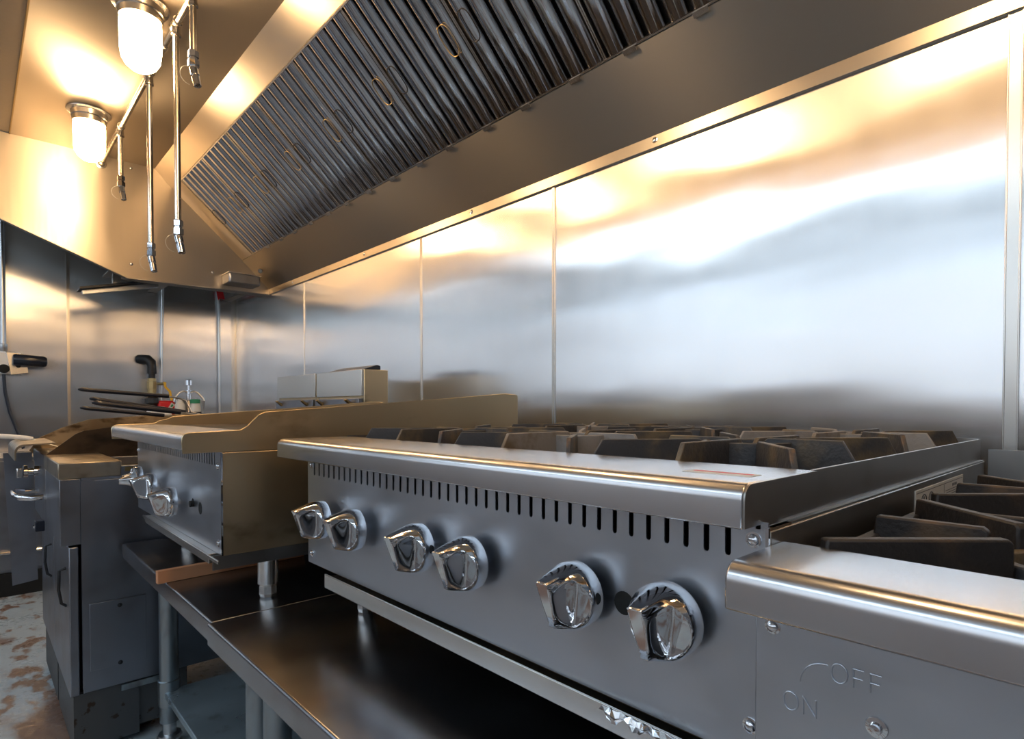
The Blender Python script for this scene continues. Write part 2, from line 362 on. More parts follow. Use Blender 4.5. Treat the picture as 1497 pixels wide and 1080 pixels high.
# ------------------------------------------------------------------ knobs
def knob_mesh(R=.0325):
    """round skirt whose front narrows to an upright grip, taller at the top, with an oval scoop cut in each side"""
    bm=bmesh.new(); seg=120; rings=48
    F=.0165
    def sm(t): t=max(0,min(1,t)); return t*t*(3-2*t)
    def h(y,z):
        ay=abs(y); rim=math.sqrt(max(1e-9,R*R-z*z)); zz=z/R
        Hf=lambda q: .047+.011*q
        gf=lambda q: .0042+.0034*sm((q+.8)/1.5)
        g=gf(zz); rad=math.hypot(y,z)
        if ay<=g and -.80<=zz<=.62: return Hf(zz)
        # radius at which this direction leaves the front face
        cs=z/max(rad,1e-9); sn=ay/max(rad,1e-9)
        rz=(.62*R/cs) if cs>1e-6 else ((-.80*R/cs) if cs<-1e-6 else 1e9)
        zb_=zz
        for _ in range(12):
            rg=gf(zb_)/sn if sn>1e-6 else 1e9
            rf=(rz**-10+rg**-10)**(-1/10) if sn>1e-6 else rz
            zb_=.5*zb_+.5*rf*cs/R
        rf=min(rf,.97*R)
        t_=max(0,min(1,(rad-rf)/(R-rf)))
        hull=F+(Hf(rf*cs/R)-F)*(1-t_**1.12)
        u=max(0,min(1,(ay-g)/max(1e-5,rim-g)))
        H=Hf(zz)
        # scoop
        q=((u-.47)/.52)**2+((zz+.11)/.74)**2
        if q<1 and ay>g:
            yy=ay-g
            wall=H-(H-F-.001)*sm(yy/.0075)
            floor=F+.0005+.0035*(zz+.13)**2
            sc=max(floor,wall)
            hull=hull+(min(hull,sc)-hull)*sm((1-q)/.16)
        return hull
    V=[]
    for i in range(1,rings+1):
        r_=R*(i/rings); V.append([(r_*math.cos(2*PI*k/seg),r_*math.sin(2*PI*k/seg)) for k in range(seg)])
    V=[[bm.verts.new((-h(y,z)+(.0012 if i==rings-1 else 0),y,z)) for (y,z) in ring] for i,ring in enumerate(V)]
    c=bm.verts.new((-h(0,0),0,0))
    for k in range(seg): bm.faces.new((c,V[0][k],V[0][(k+1)%seg]))
    for i in range(rings-1):
        for k in range(seg): bm.faces.new((V[i][k],V[i+1][k],V[i+1][(k+1)%seg],V[i][(k+1)%seg]))
    last=V[-1]
    for (x,q) in ((-.0140,1.012),(-.001,1.012),(0,.99),(0,.25),(.012,.25)):
        nr=[bm.verts.new((x,R*q*math.cos(2*PI*k/seg),R*q*math.sin(2*PI*k/seg))) for k in range(seg)]
        for k in range(seg): bm.faces.new((last[k],nr[k],nr[(k+1)%seg],last[(k+1)%seg]))
        last=nr
    bm.faces.new(last)
    bmesh.ops.recalc_face_normals(bm,faces=bm.faces[:])
    me=bpy.data.meshes.new('knob'); bm.to_mesh(me); bm.free()
    for p in me.polygons: p.use_smooth=True
    me.set_sharp_from_angle(angle=math.radians(50)); me.materials.append(M['chrome'])
    return me
KM=knob_mesh()
def add_knob(parent,x,y,z,rx=0):
    o=bpy.data.objects.new('knob',KM); COL.objects.link(o); o.parent=parent
    o.location=Vector((x,y,z))-wloc(parent); o.rotation_euler=(math.radians(rx),0,0); return o

def slotted_panel(xf, th, y0,y1, z0,z1, s0, s1, n, sw, zslot):
    """upright panel facing -X with n round-bottomed slots open at the top between s0 and s1"""
    bm=bmesh.new(); pitch=(s1-s0)/n; faces=[]
    def poly(pts): faces.append([bm.verts.new((xf,p[0],p[1])) for p in pts])
    zb=zslot-.012
    for k in range(n):
        a0=s0+pitch*k; a1=a0+pitch; c=(a0+a1)/2; r=sw/2
        pts=[(a0,z1),(a0,zb),(a1,zb),(a1,z1),(c+r,z1),(c+r,zslot+r)]+[(c+r*math.cos(q),zslot+r-r*math.sin(q)) for q in (PI/4,PI/2,3*PI/4)]+[(c-r,zslot+r),(c-r,z1)]
        poly(pts)
    poly([(y0,z1),(y0,zb),(s0,zb),(s0,z1)]); poly([(s1,z1),(s1,zb),(y1,zb),(y1,z1)])
    poly([(y0,zb),(y0,z0),(y1,z0),(y1,zb)]+[(s1-pitch*k,zb) for k in range(0,n+1)])
    for f in faces: bm.faces.new(f)
    bmesh.ops.remove_doubles(bm,verts=bm.verts[:],dist=1e-6)
    r=bmesh.ops.extrude_face_region(bm,geom=bm.faces[:])
    for v in [g for g in r['geom'] if isinstance(g,bmesh.types.BMVert)]: v.co.x+=th
    return bm

# ------------------------------------------------------------------ countertop hotplate
HY0,HY1=.206,1.120
hp=thing('countertop_hotplate','stainless six burner gas hotplate with chrome knobs, standing on the near equipment stand','stove',(.9,.65,a(-.39)))
lp=[(.428,a(-.092)),(.428,a(-.070))]+[(x,z) for x,z in arc(.441,a(-.070),.013,180,90,6)][1:]+[(.572,a(-.057)),(.572,a(-.092))]
obj('front_ledge',P(lp,'xz',HY0,HY1),'top',hp,bevel=.0015)
obj('end_cap',P([(.4295,a(-.0915)),(.4295,a(-.070))]+arc(.4415,a(-.070),.012,180,90,6)[1:]+[(.575,a(-.0575)),(.575,a(-.0915))],'xz',HY0-.0015,HY0+.001),'side',hp)
slotn=42
pn=obj('control_panel',slotted_panel(.460,.002,  .200,1.055,a(-.284),a(-.090),.2235,1.0365,slotn,.0052,a(-.1215)),'panel',hp,smooth=False)
obj('panel_edge',B((.4585,.4615,.199,.2015,a(-.284),a(-.094))),'chrome',pn)
obj('body',B((.505,1.372,.20,1.05,a(-.283),a(-.150)),(.462,.505,.20,.205,a(-.283),a(-.095)),(.462,1.372,1.046,1.05,a(-.283),a(-.095)),(.462,1.372,.2,1.05,a(-.286),a(-.283))),'pan',hp)
obj('side_panel',B((.463,1.374,.199,.2045,a(-.284),a(-.097))),'side',hp,bevel=.001)
obj('side_panel',B((.463,1.374,1.050,1.055,a(-.284),a(-.098))),'side',hp,bevel=.001)
obj('side_rim',B((.572,1.377,HY0-.0,HY0+.004,a(-.096),a(-.0565)),(.46,.572,HY0,HY0+.004,a(-.096),a(-.092)),(.47,1.377,.2005,HY0,a(-.0968),a(-.0950))),'side',hp)
obj('side_rim',B((.572,1.377,HY1-.004,HY1,a(-.096),a(-.055))),'side',hp)
obj('rear_rim',B((1.373,1.377,HY0+.004,HY1-.004,a(-.15),a(-.055))),'side',hp)
obj('well_pan',B((.572,1.373,HY0+.004,HY1-.004,a(-.12),a(-.105))),'pan',hp)
tr=obj('drip_tray',B((.452,1.25,.262,.965,a(-.311),a(-.2925)),(.449,.452,.262,.965,a(-.311),a(-.287))),'trim',hp,bevel=.0008)
for y,z in ((.2115,-.105),(.213,-.256),(1.038,-.266),(1.038,-.103)): screw((.460,y,a(z)),(-1,0,0),.0048,'chrome',pn)
def leg(parent,x,y,z0,z1,r=.0165):
    l=obj('leg',Lt((x,y,z1),(0,0,-1),[(0,r*1.1),(.004,r),((z1-z0)-.028,r),((z1-z0)-.026,r*.8)],24),'trim',parent)
    obj('foot',Lt((x,y,z0+.027),(0,0,-1),[(0,r*.7),(.004,r*.86),(.020,r*.9),(.027,r*.75)],8),'trim',l,smooth=False)
for x,y in ((.555,1.018),(.555,.245),(1.30,1.018),(1.30,.245)): leg(hp,x,y,a(-.39),a(-.286))
KZ=a(-.192)
for y,kz in ((.968,-.192),(.849,-.191),(.668,-.188),(.559,-.188),(.387,-.186),(.281,-.184)): add_knob(pn,.4495,y,a(kz))
for y in (.338,.925,.62): obj('pilot_hole',Lt((.4597,y,a(-.187)),(1,0,0),[(0,.0115),(.0015,.0115)],20),'black',pn)
# escutcheon scratches / sheen rings behind knobs come from the brushed metal
# burners
for bx in (.765,1.155):
    for k in range(3):
        by=.358+.305*k
        bn=obj('burner',Lt((bx,by,a(-.105)),(0,0,1),[(0,.05),(.012,.05),(.016,.045),(.022,.042),(.024,.02),(.020,0)],24),'irondark',hp)
# deck between grates
# sticker on the ledge and on side
st=B((.475,.497,.222,.285,a(-.0572),a(-.0566))); so=obj('ledge_label',st,'label',hp)
obj('label_stripe',B((.4875,.4925,.226,.281,a(-.0566),a(-.0563))),'pink',so)
st=B((.889,1.176,.1978,.1995,a(-.133),a(-.106))); so=obj('side_label',st,'label',hp)
so['label']='white paper label with black symbols'
ink=bmesh.new()
box(ink,.893,1.172,.1975,.1978,a(-.1103),a(-.1095))
box(ink,1.045,1.0456,.1975,.1978,a(-.131),a(-.111))
for k in range(3): box(ink,1.055+.004*k,1.160-.008*k,.1975,.1978,a(-.1215-.0035*k),a(-.1207-.0035*k))
for k in range(4): box(ink,1.100+.008*k,1.105+.008*k,.1975,.1978,a(-.1175),a(-.1135))
obj('label_print',ink,'labelink',so)
for cx in (.930,.968):
    bm=bmesh.new(); tube(bm,[(cx+.012*math.cos(2*PI*k/16),.1977,a(-.121)+.007*math.sin(2*PI*k/16)) for k in range(16)],.0008,5,closed=True)
    box(bm,cx-.002,cx+.002,.1973,.1978,a(-.1265),a(-.1165)); obj('label_symbol',bm,'labelink',so)

def fin(bm,cx,cy,ang,r0,r1,zb,zt,wd,ch_in=.0,ch_out=.02,taper=0):
    d=Vector((math.cos(ang),math.sin(ang),0)); s=Vector((-math.sin(ang),math.cos(ang),0)); c=Vector((cx,cy,0))
    prof=[(r0,zb),(r1,zb),(r1,zb+.008),(r1-ch_out,zt),(r0+ch_in,zt-taper),(r0,zt-taper-ch_in*.8)]
    A_=[];B_=[]
    for r,z in prof:
        A_.append(bm.verts.new(c+d*r+s*wd/2+Vector((0,0,z)))); B_.append(bm.verts.new(c+d*r-s*wd/2+Vector((0,0,z))))
    bm.faces.new(A_); bm.faces.new(B_[::-1])
    for i in range(len(prof)): bm.faces.new((A_[i],B_[i],B_[(i+1)%len(prof)],A_[(i+1)%len(prof)]))
def ringwall(bm,cx,cy,r,zb,zt,wd,seg=28,a0=0,a1=360):
    n=seg; closed=(a1-a0)>=360; m=n if closed else n+1; R=[]
    for k in range(m):
        q=math.radians(a0+(a1-a0)*k/n); R.append([bm.verts.new((cx+rr*math.cos(q),cy+rr*math.sin(q),z)) for rr,z in ((r-wd/2,zb),(r+wd/2,zb),(r+wd/2,zt),(r-wd/2,zt))])
    for k in range(n):
        A_=R[k];B_=R[(k+1)%m]
        for j in range(4): bm.faces.new((A_[j],A_[(j+1)%4],B_[(j+1)%4],B_[j]))
    if not closed: bm.faces.new(R[0]); bm.faces.new(R[-1][::-1])
def hot_grate(cx,cy,hx,hy,label,m,m2,seed):
    rnd=random.Random(seed)
    zb=a(-.092); zt=a(-.0375)
    t=thing('burner_grate',label,'grate',(cx,cy,a(-.105)),'cast iron grates on the hotplate')
    bm=bmesh.new()
    for (x0,x1,y0,y1) in ((cx-hx,cx+hx,cy-hy,cy-hy+.012),(cx-hx,cx+hx,cy+hy-.012,cy+hy),(cx-hx,cx-hx+.014,cy-hy+.012,cy+hy-.012),(cx+hx-.014,cx+hx,cy-hy+.012,cy+hy-.012)):
        box(bm,x0,x1,y0,y1,a(-.105),a(-.066))
    obj('frame',bm,m,t,bevel=.002)
    ringm=bmesh.new(); ringwall(ringm,cx,cy,.056,a(-.085),a(-.043),.006); obj('centre_ring',ringm,m2,t,bevel=.0015)
    for k in range(8):
        an=k*PI/4
        if k%2==0: L_=(hx if k%4==0 else hy)-.004; r0=.018
        else: an=math.atan2(hy*(1 if k in(1,3) else -1),hx*(1 if k in(1,7) else -1)); L_=math.hypot(hx,hy)*.93; r0=.058
        bm=bmesh.new(); fin(bm,cx,cy,an,r0,L_,zb,zt-rnd.random()*.003,.0065,.010,.026)
        obj('finger',bm,m2 if rnd.random()<.35 else m,t,bevel=.0012)
    return t
glb=[['front grate at the right end of the hotplate, beside the label on the ledge','front middle grate of the hotplate','front grate at the left end of the hotplate, by the griddle'],
     ['rear grate at the right end of the hotplate, near its back corner','rear middle grate of the hotplate near the wall','rear grate at the left end of the hotplate beside the griddle splash']]
for i,bx in enumerate((.768,1.166)):
    for k in range(3):
        hot_grate(bx,.362+.3*k,.194,.147,glb[i][k],'iron','irongrey' if (i+k)%2 else 'iron',10*i+k)

# foil bits on drip tray
bm=bmesh.new(); rnd=random.Random(3)
nu,nv=26,4; G=[]
for i in range(nu):
    row=[]
    for j in range(nv):
        row.append(bm.verts.new((.447-.004*rnd.random()-(.003 if j==1 else 0), .352-.092*i/(nu-1)+.003*rnd.random(), a(-.2868)-(.0012+.0028*abs(math.sin(i*.42)))*j+.0022*(rnd.random()-.5))))
    G.append(row)
for i in range(nu-1):
    for j in range(nv-1): bm.faces.new((G[i][j],G[i+1][j],G[i+1][j+1],G[i][j+1]))
rr_=bmesh.ops.extrude_face_region(bm,geom=bm.faces[:])
for v in [g for g in rr_['geom'] if isinstance(g,bmesh.types.BMVert)]: v.co.x+=.001
tag(obj('foil_scrap',bm,'foil',smooth=False),'crumpled strip of aluminium foil stuck to the drip tray edge under the hotplate','foil')

# ------------------------------------------------------------------ griddle
gx=.285; GY0,GY1=1.20,1.93
gr=thing('countertop_griddle','stainless countertop griddle with high greasy side splashes, left of the hotplate','griddle',(.8,1.56,a(-.392)))
lp=[(gx,a(-.077)),(gx,a(-.058))]+arc(gx+.013,a(-.058),.013,180,90,6)[1:]+[(.42,a(-.045)),(.42,a(-.078)),(gx+.03,a(-.078))]
obj('front_ledge',P(lp,'xz',GY0+.003,GY1-.003),'top',gr,bevel=.002)
spf=[(gx+.001,a(-.083)),(gx-.001,a(-.060))]+arc(gx+.013,a(-.058),.014,180,90,5)[1:]+[(.388,a(-.041)),(.400,a(-.034)),(.422,a(-.012)),(.435,a(-.006)),(.75,a(.016)),(1.085,a(.042)),(1.128,a(.040)),(1.134,a(.036)),(1.134,a(-.083))]
ss=obj('side_splash',P(spf,'xz',GY0,GY0+.003),'gside',gr,bevel=.0012)
spb=[(x_,z_ if x_<.41 else z_-.016) for x_,z_ in spf[:-1]]+[spf[-1]]
obj('side_splash',P(spb,'xz',GY1-.003,GY1),'gside',gr,bevel=.0012)
obj('back_splash',B((1.130,1.134,GY0+.003,GY1-.003,a(-.083),a(.018))),'gside',gr)
obj('griddle_plate',B((.42,1.130,GY0+.003,GY1-.003,a(-.062),a(-.047))),'irondark',gr)
gp=obj('control_panel',slotted_panel(.353,.002,1.202,1.965,a(-.283),a(-.080),1.235,1.925,40,.005,a(-.112)),'panel',gr,smooth=False)
obj('body',B((.372,1.12,GY0+.004,1.96,a(-.283),a(-.079))),'side',gr)
obj('side_panel',B((.354,1.12,GY0,GY0+.004,a(-.283),a(-.0845))),'gside',gr,bevel=.0008)
obj('panel_edge',B((.3515,.3545,GY0-.001,GY0+.002,a(-.283),a(-.085))),'chrome',gp)
tr=obj('drip_tray',B((.338,.95,1.235,1.80,a(-.302),a(-.2835)),(.335,.338,1.17,1.81,a(-.290),a(-.2835))),'trim',gr,bevel=.0008)
obj('base_rail',B((.40,1.10,1.215,1.235,a(-.312),a(-.2835)),(.34,.40,1.215,1.218,a(-.312),a(-.2835))),'side',gr)
for y,z in ((1.222,-.112),(1.222,-.262),(1.95,-.118)): screw((.353,y,a(z)),(-1,0,0),.0055,'chrome',gp)
for (y,z,r) in ((1.86,-.190,100),(1.70,-.196,-14),(1.505,-.212,4)): add_knob(gp,.341,y,a(z),r)
for y in (1.395,): obj('knob_shaft',T([(.353,y,a(-.205)),(.345,y,a(-.205))],.007,12),'black',gp)
obj('pilot_hole',Lt((.3527,1.345,a(-.209)),(1,0,0),[(0,.013),(.0015,.013)],20),'black',gp)
obj('pilot_hole',Lt((.3527,1.40,a(-.203)),(1,0,0),[(0,.009),(.0015,.009)],20),'black',gp)
for x,y in ((.455,1.245),(.455,1.86),(1.05,1.245),(1.05,1.86)): leg(gr,x,y,a(-.392),a(-.283),.0205)

# ------------------------------------------------------------------ equipment stands
def stand(y0,y1,label,zt,xf,shelfz=-.83):
    t=thing('equipment_stand',label,'table',((xf+1.38)/2,(y0+y1)/2,0),'stands under the countertop cookers')
    ztp=a(zt)
    pr=[(xf,ztp-.040),(xf,ztp-.005)]+arc(xf+.005,ztp-.005,.005,180,90,4)[1:]+[(1.38,ztp),(1.38,ztp-.04),(1.377,ztp-.04),(1.377,ztp-.004),(xf+.003,ztp-.004),(xf+.003,ztp-.040)]
    tb=bmesh.new(); prism(tb,pr,'xz',y0,y1); box(tb,xf+.003,1.377,y0,y0+.003,ztp-.04,ztp-.004); box(tb,xf+.003,1.377,y1-.003,y1,ztp-.04,ztp-.004)
    obj('table_top',tb,'table',t,bevel=.0012)
    sz=a(shelfz)
    obj('undershelf',B((xf+.088,1.33,y0+.06,y1-.06,sz-.018,sz)),'galvshelf',t,bevel=.003)
    for x in (xf+.105,1.31):
        for y in (y0+.055,y1-.055):
            l=obj('leg',Lt((x,y,ztp-.004),(0,0,-1),[(0,.0255),((ztp-.004)-.075,.0255)],24),'galv',t)
            obj('shelf_collar',Lt((x,y,sz+.03),(0,0,-1),[(0,.027),(.002,.0295),(.075,.0295),(.077,.027)],24),'galv',l)
            obj('foot',Lt((x,y,.085),(0,0,-1),[(0,.018),(.045,.018),(.047,.030),(.055,.033),(.062,.030),(.085,.022)],24),'conduit',l)
    return t
stand(.225,1.152,'near stainless equipment stand carrying the six burner hotplate',-.390,.312)
stand(1.160,2.012,'farther stainless equipment stand under the griddle, with a wooden strip lying on it',-.392,.320)
bm=bmesh.new(); box(bm,-.006,.34,-.0075,.0075,0,.0285)
ws=obj('wood_strip',bm,'wood',bevel=.001); ws.location=(.475,1.508,a(-.3915)); ws.rotation_euler=(0,0,math.radians(4))
tag(ws,'orange brown wooden strip lying on the stand under the griddle','strip')

# ------------------------------------------------------------------ range at right
RY1=.1985; RY0=-.74
rg=thing('cooking_range','stainless floor standing gas range at the lower right with OFF and ON embossed','stove',(.9,(RY0+RY1)/2,0))
zt=a(-.107)
lp=[(.386,a(-.1405)),(.386,a(-.121))]+arc(.400,a(-.121),.014,180,90,6)[1:]+[(.483,zt),(.483,a(-.150)),(.43,a(-.150)),(.43,a(-.1405))]
obj('front_ledge',P(lp,'xz',RY0,RY1),'top',rg,bevel=.002)
cp=obj('control_panel',B((.428,.432,RY0,.195,a(-.46),a(-.1405))),'panel',rg,bevel=.001)
obj('body',B((.445,1.38,RY0,.150,.12,a(-.165)),(.445,.483,RY0,.18,a(-.46),a(-.15)),(.446,1.38,.150,RY1-.003,.12,a(-.44))),'side',rg)
for yr in (RY1-.004,RY0): obj('side_panel',B((.483,1.38,yr,yr+.003,a(-.45),a(-.156))),'side',rg)
obj('rear_guard',B((1.375,1.38,RY0+.004,RY1-.004,a(-.165),a(-.075))),'side',rg)
od=obj('oven_door',B((.418,.444,RY0+.03,.15,.22,a(-.48))),'panel',rg,bevel=.003)
obj('oven_handle',T([(.42,RY0+.1,a(-.52)),(.38,RY0+.1,a(-.52)),(.38,.09,a(-.52)),(.42,.09,a(-.52))],.010,12),'chrome',od)
for x in (.5,1.3):
    for y in (RY0+.06,.12): obj('leg',Lt((x,y,.12),(0,0,-1),[(0,.022),(.09,.022),(.12,.018)],16),'trim',rg)
screw((.428,.182,a(-.1585)),(-1,0,0),.0042,'chrome',cp)
obj('knob_stud',Lt((.428,.115,a(-.2060)),(-1,0,0),[(0,.007),(.001,.0065),(.0015,.004),(.006,.0035),(.0065,0)],16),'chrome',cp)
# embossed lettering, in thin raised strokes; u runs to the viewer's right (-Y)
XE=.4278
def stroke(pts,name): obj(name,T([(XE,p[0],a(p[1])) for p in pts],.0006,8),'panel',cp)
def letter_O(y,z,w,h): 
    bm=bmesh.new(); tube(bm,[(XE,y+w/2*math.cos(2*PI*k/24),a(z)+h/2*math.sin(2*PI*k/24)) for k in range(24)],.0006,8,closed=True); return obj('letter_o',bm,'panel',cp)
def letter_F(y,z,w,h,nm='letter_f'):
    bm=bmesh.new()
    tube(bm,[(XE,y,a(z)-h/2),(XE,y,a(z)+h/2)],.0006,8); tube(bm,[(XE,y,a(z)+h/2),(XE,y-w,a(z)+h/2)],.0006,8); tube(bm,[(XE,y,a(z)+.0002),(XE,y-w*.85,a(z)+.0002)],.0006,8)
    return obj(nm,bm,'panel',cp)
letter_O(.1375,-.1785,.0100,.0130); letter_F(.1290,-.1785,.0066,.0125); letter_F(.1190,-.1785,.0066,.0125)
letter_O(.1690,-.2085,.0100,.0130)
bm=bmesh.new()
for p0,p1 in (((.1605,-.2147),(.1605,-.2022)),((.1605,-.2022),(.1520,-.2147)),((.1520,-.2147),(.1520,-.2022))): tube(bm,[(XE,p0[0],a(p0[1])),(XE,p1[0],a(p1[1]))],.0006,8)
obj('letter_n',bm,'panel',cp)
bm=bmesh.new(); tube(bm,[(XE,.1450+.0180*math.cos(q),a(-.1935)+.0185*math.sin(q)) for q in [math.radians(92-88*k/12) for k in range(13)]],.0006,8); obj('dial_arc',bm,'panel',cp)
for (cx) in (.635,.990,):
    obj('burner',Lt((cx,.028,a(-.165)),(0,0,1),[(0,.055),(.012,.055),(.018,.048),(.028,.045),(.030,.02),(.026,0)],24),'irondark',rg)
def range_grate(cx,cy,label,m):
    t=thing('range_grate',label,'grate',(cx,cy,a(-.165)),'heavy star grates on the range')
    h=.158; hy=.150
    bm=bmesh.new()
    for (x0,x1,y0,y1) in ((cx-h,cx+h,cy-hy,cy-hy+.012),(cx-h,cx+h,cy+hy-.012,cy+hy),(cx-h,cx-h+.012,cy-hy+.012,cy+hy-.012),(cx+h-.012,cx+h,cy-hy+.012,cy+hy-.012)):
        box(bm,x0,x1,y0,y1,a(-.165),a(-.118))
    obj('frame',bm,m,t,bevel=.002)
    for k in range(8):
        if k%2==0: L_=.146; an=k*PI/4
        else: an=math.atan2(hy*(1 if k in(1,3) else -1),h*(1 if k in(1,7) else -1)); L_=.206
        bm=bmesh.new(); fin(bm,cx,cy,an,.058,L_,a(-.140),a(-.1010),.0115,.004,.004)
        obj('finger',bm,m,t,bevel=.002)
    bm=bmesh.new(); ringwall(bm,cx,cy,.050,a(-.150),a(-.122),.010); obj('centre_ring',bm,'iron',t,bevel=.0015)
    return t
range_grate(.635,.030,'black star grate at the front left of the range, behind the steel ledge','irondark')
range_grate(.990,.030,'black star grate behind the front one on the range','irondark')
range_grate(.635,-.275,'star grate on the range to the right of the frame, in front','irondark')

# ------------------------------------------------------------------ fryers
def fryer(y0,y1,label,xf,first):
    t=thing('deep_fryer',label,'fryer',(.7,(y0+y1)/2,0),'gas fryers in a row')
    ztp=a(-.152)
    obj('cabinet',B((xf+.052,1.12,y0,y1,a(-.815),a(-.205)),(xf+.052,1.12,y0,y0+.012,a(-.205),a(-.168)),(xf+.052,1.12,y1-.012,y1,a(-.205),a(-.168))),'fryer',t,bevel=.002)
    obj('front_cap',B((xf,xf+.150,y0-.001,y1+.001,a(-.198),ztp)),'cap' if first else 'fryer',t,bevel=.003)
    obj('front_housing',B((xf+.003,xf+.0515,y0+.0,y1,a(-.386),a(-.1985))),'fryer' ,t,bevel=.002)
    d=obj('door',B((xf+.022,xf+.045,y0+.002,y1-.002,a(-.818),a(-.392))),'fryer',t,bevel=.003)
    obj('door_handle',T([(xf+.022,y0+.06,a(-.46)),(xf+.006,y0+.06,a(-.465)),(xf+.004,y0+.06,a(-.52)),(xf+.010,y0+.06,a(-.56)),(xf+.022,y0+.06,a(-.57))],.004,8),'blackpipe',d)
    obj('pot',B((xf+.150,1.10,y0+.012,y1-.012,a(-.204),a(-.195))),'fryerdark',t)
    obj('base',B((xf+.03,xf+.19,y0+.01,y1-.01,.02,a(-.818))),'oil',t)
    fb=B((1.12,1.225,y0,y1,a(-.2),a(.153)))
    f=obj('flue',fb,'gside',t,bevel=.002)
    obj('flue_face',B((1.110,1.120,y0+.003,y1-.003,a(.050),a(.153))),'trim',f,bevel=.001)
    obj('hanger_bar',B((1.100,1.120,y0+.01,y1-.01,a(-.01),a(.040))),'fryer',f,bevel=.001)
    for yy in (y0+.07,y1-.08):
        obj('basket_hook',P([(1.100,a(.012)),(1.074,a(.034)),(1.078,a(.038)),(1.100,a(.024))],'xz',yy-.01,yy+.01),'brass',f)
    for x in (.42,1.05):
        for y in (y0+.10,y1-.07):
            c=obj('caster',Lt((x,y,a(-.815)),(0,0,-1),[(0,.020),(.075,.020),(.077,.036),(.090,.038),(.105,.034),(.107,.012),(.12,.012)],20),'galv',t)
            obj('wheel',Lt((x-.02,y-.014,.032),(0,1,0),[(0,.024),(.002,.031),(.026,.031),(.028,.024)],24),'blackpipe',c)
            obj('caster_fork',B((x-.028,x+.022,y-.019,y-.016,.03,.085),(x-.028,x+.022,y+.016,y+.019,.03,.085),(x-.028,x+.022,y-.019,y+.019,.070,.085)),'galv',c)
    return t
FX=.177
f1=fryer(2.05,2.455,'nearer stainless fryer cabinet left of the griddle, its side facing the camera',FX,True)
f2=fryer(2.462,2.90,'farther stainless fryer behind the nearer cabinet, with a curved handle in front',FX,False)
# near side details of fryer 1
y0=2.05
obj('side_trim',B((.228,.262,y0-.002,y0,a(-.80),a(-.205))),'fryer',f1)
ap=obj('access_plate',P([(.245,a(-.560)),(.385,a(-.560)),(.385,a(-.755)),(.245,a(-.755))],'xz',y0-.005,y0),'fryer',f1,bevel=.0012)
for z in (-.578,-.748): screw((.318,y0-.005,a(z)),(0,-1,0),.0045,'blackpipe',ap)
obj('bottom_rail',B((.32,.42,y0-.004,y0,a(-.835),a(-.818))),'galv',f1)
obj('base_side',B((.21,.50,y0+.02,y0+.024,.04,a(-.816))),'oil',f1)
obj('base_strap',B((.245,.262,y0+.012,y0+.02,.07,a(-.816))),'blackpipe',f1)
obj('lit_side_strip',B((.335,.62,y0-.001,y0+.013,a(-.185),a(-.172))),'brass',f1)  # brass strip painted in for the lit interior seen behind the cap
# wings
wa=[(.185,a(-.150)),(.200,a(-.138)),(.262,a(-.086)),(.285,a(-.075)),(.365,a(-.064)),(.70,a(-.045)),(1.11,a(-.02)),(1.11,a(-.20)),(.20,a(-.20))]
obj('side_wing',P(wa,'xz',2.456,2.461),'fryerdark',f2)
wb=[(.165,a(-.160)),(.195,a(-.112)),(.265,a(-.075)),(.353,a(-.043)),(.608,a(-.026)),(1.11,a(-.018)),(1.11,a(-.20)),(.20,a(-.20))]
obj('side_wing',P(wb,'xz',2.897,2.903),'fryerbrown',f2)
rl=arc(.128,a(-.140),.024,180,95,6)
rl=[(.104,a(-.168)),(.104,a(-.150))]+rl+[(.21,a(-.113)),(.21,a(-.117)),(.130,a(-.121)),(.113,a(-.130)),(.108,a(-.145)),(.108,a(-.168))]
obj('front_ledge',P(rl,'xz',2.470,2.89),'cap',f2)
obj('front_handle',T([(.182,2.53,a(-.298)),(.150,2.53,a(-.300)),(.120,2.545,a(-.297)),(.108,2.58,a(-.292)),(.106,2.66,a(-.290)),(.112,2.72,a(-.292)),(.14,2.745,a(-.298)),(.182,2.745,a(-.30))],.0095,14),'chrome',f2)
vk=obj('gas_valve',Lt((.180,2.60,a(-.215)),(-1,0,0),[(0,.018),(.02,.018),(.022,.012),(.035,.012),(.037,.021),(.048,.021),(.05,.016)],16),'chrome',f2)
obj('valve_lever',B((.112,.130,2.560,2.592,a(-.232),a(-.200))),'chrome',vk,bevel=.003)
obj('latch',B((.155,.180,2.50,2.55,a(-.41),a(-.375))),'plastic',f2,bevel=.003)
obj('latch_pin',T([(.18,2.52,a(-.395)),(.15,2.52,a(-.395))],.006,10),'chrome',f2)
obj('hanging_guard',P([(.090,a(-.168)),(.175,a(-.168)),(.188,a(-.665)),(.112,a(-.675))],'xz',2.925,2.930),'fryer',f2)

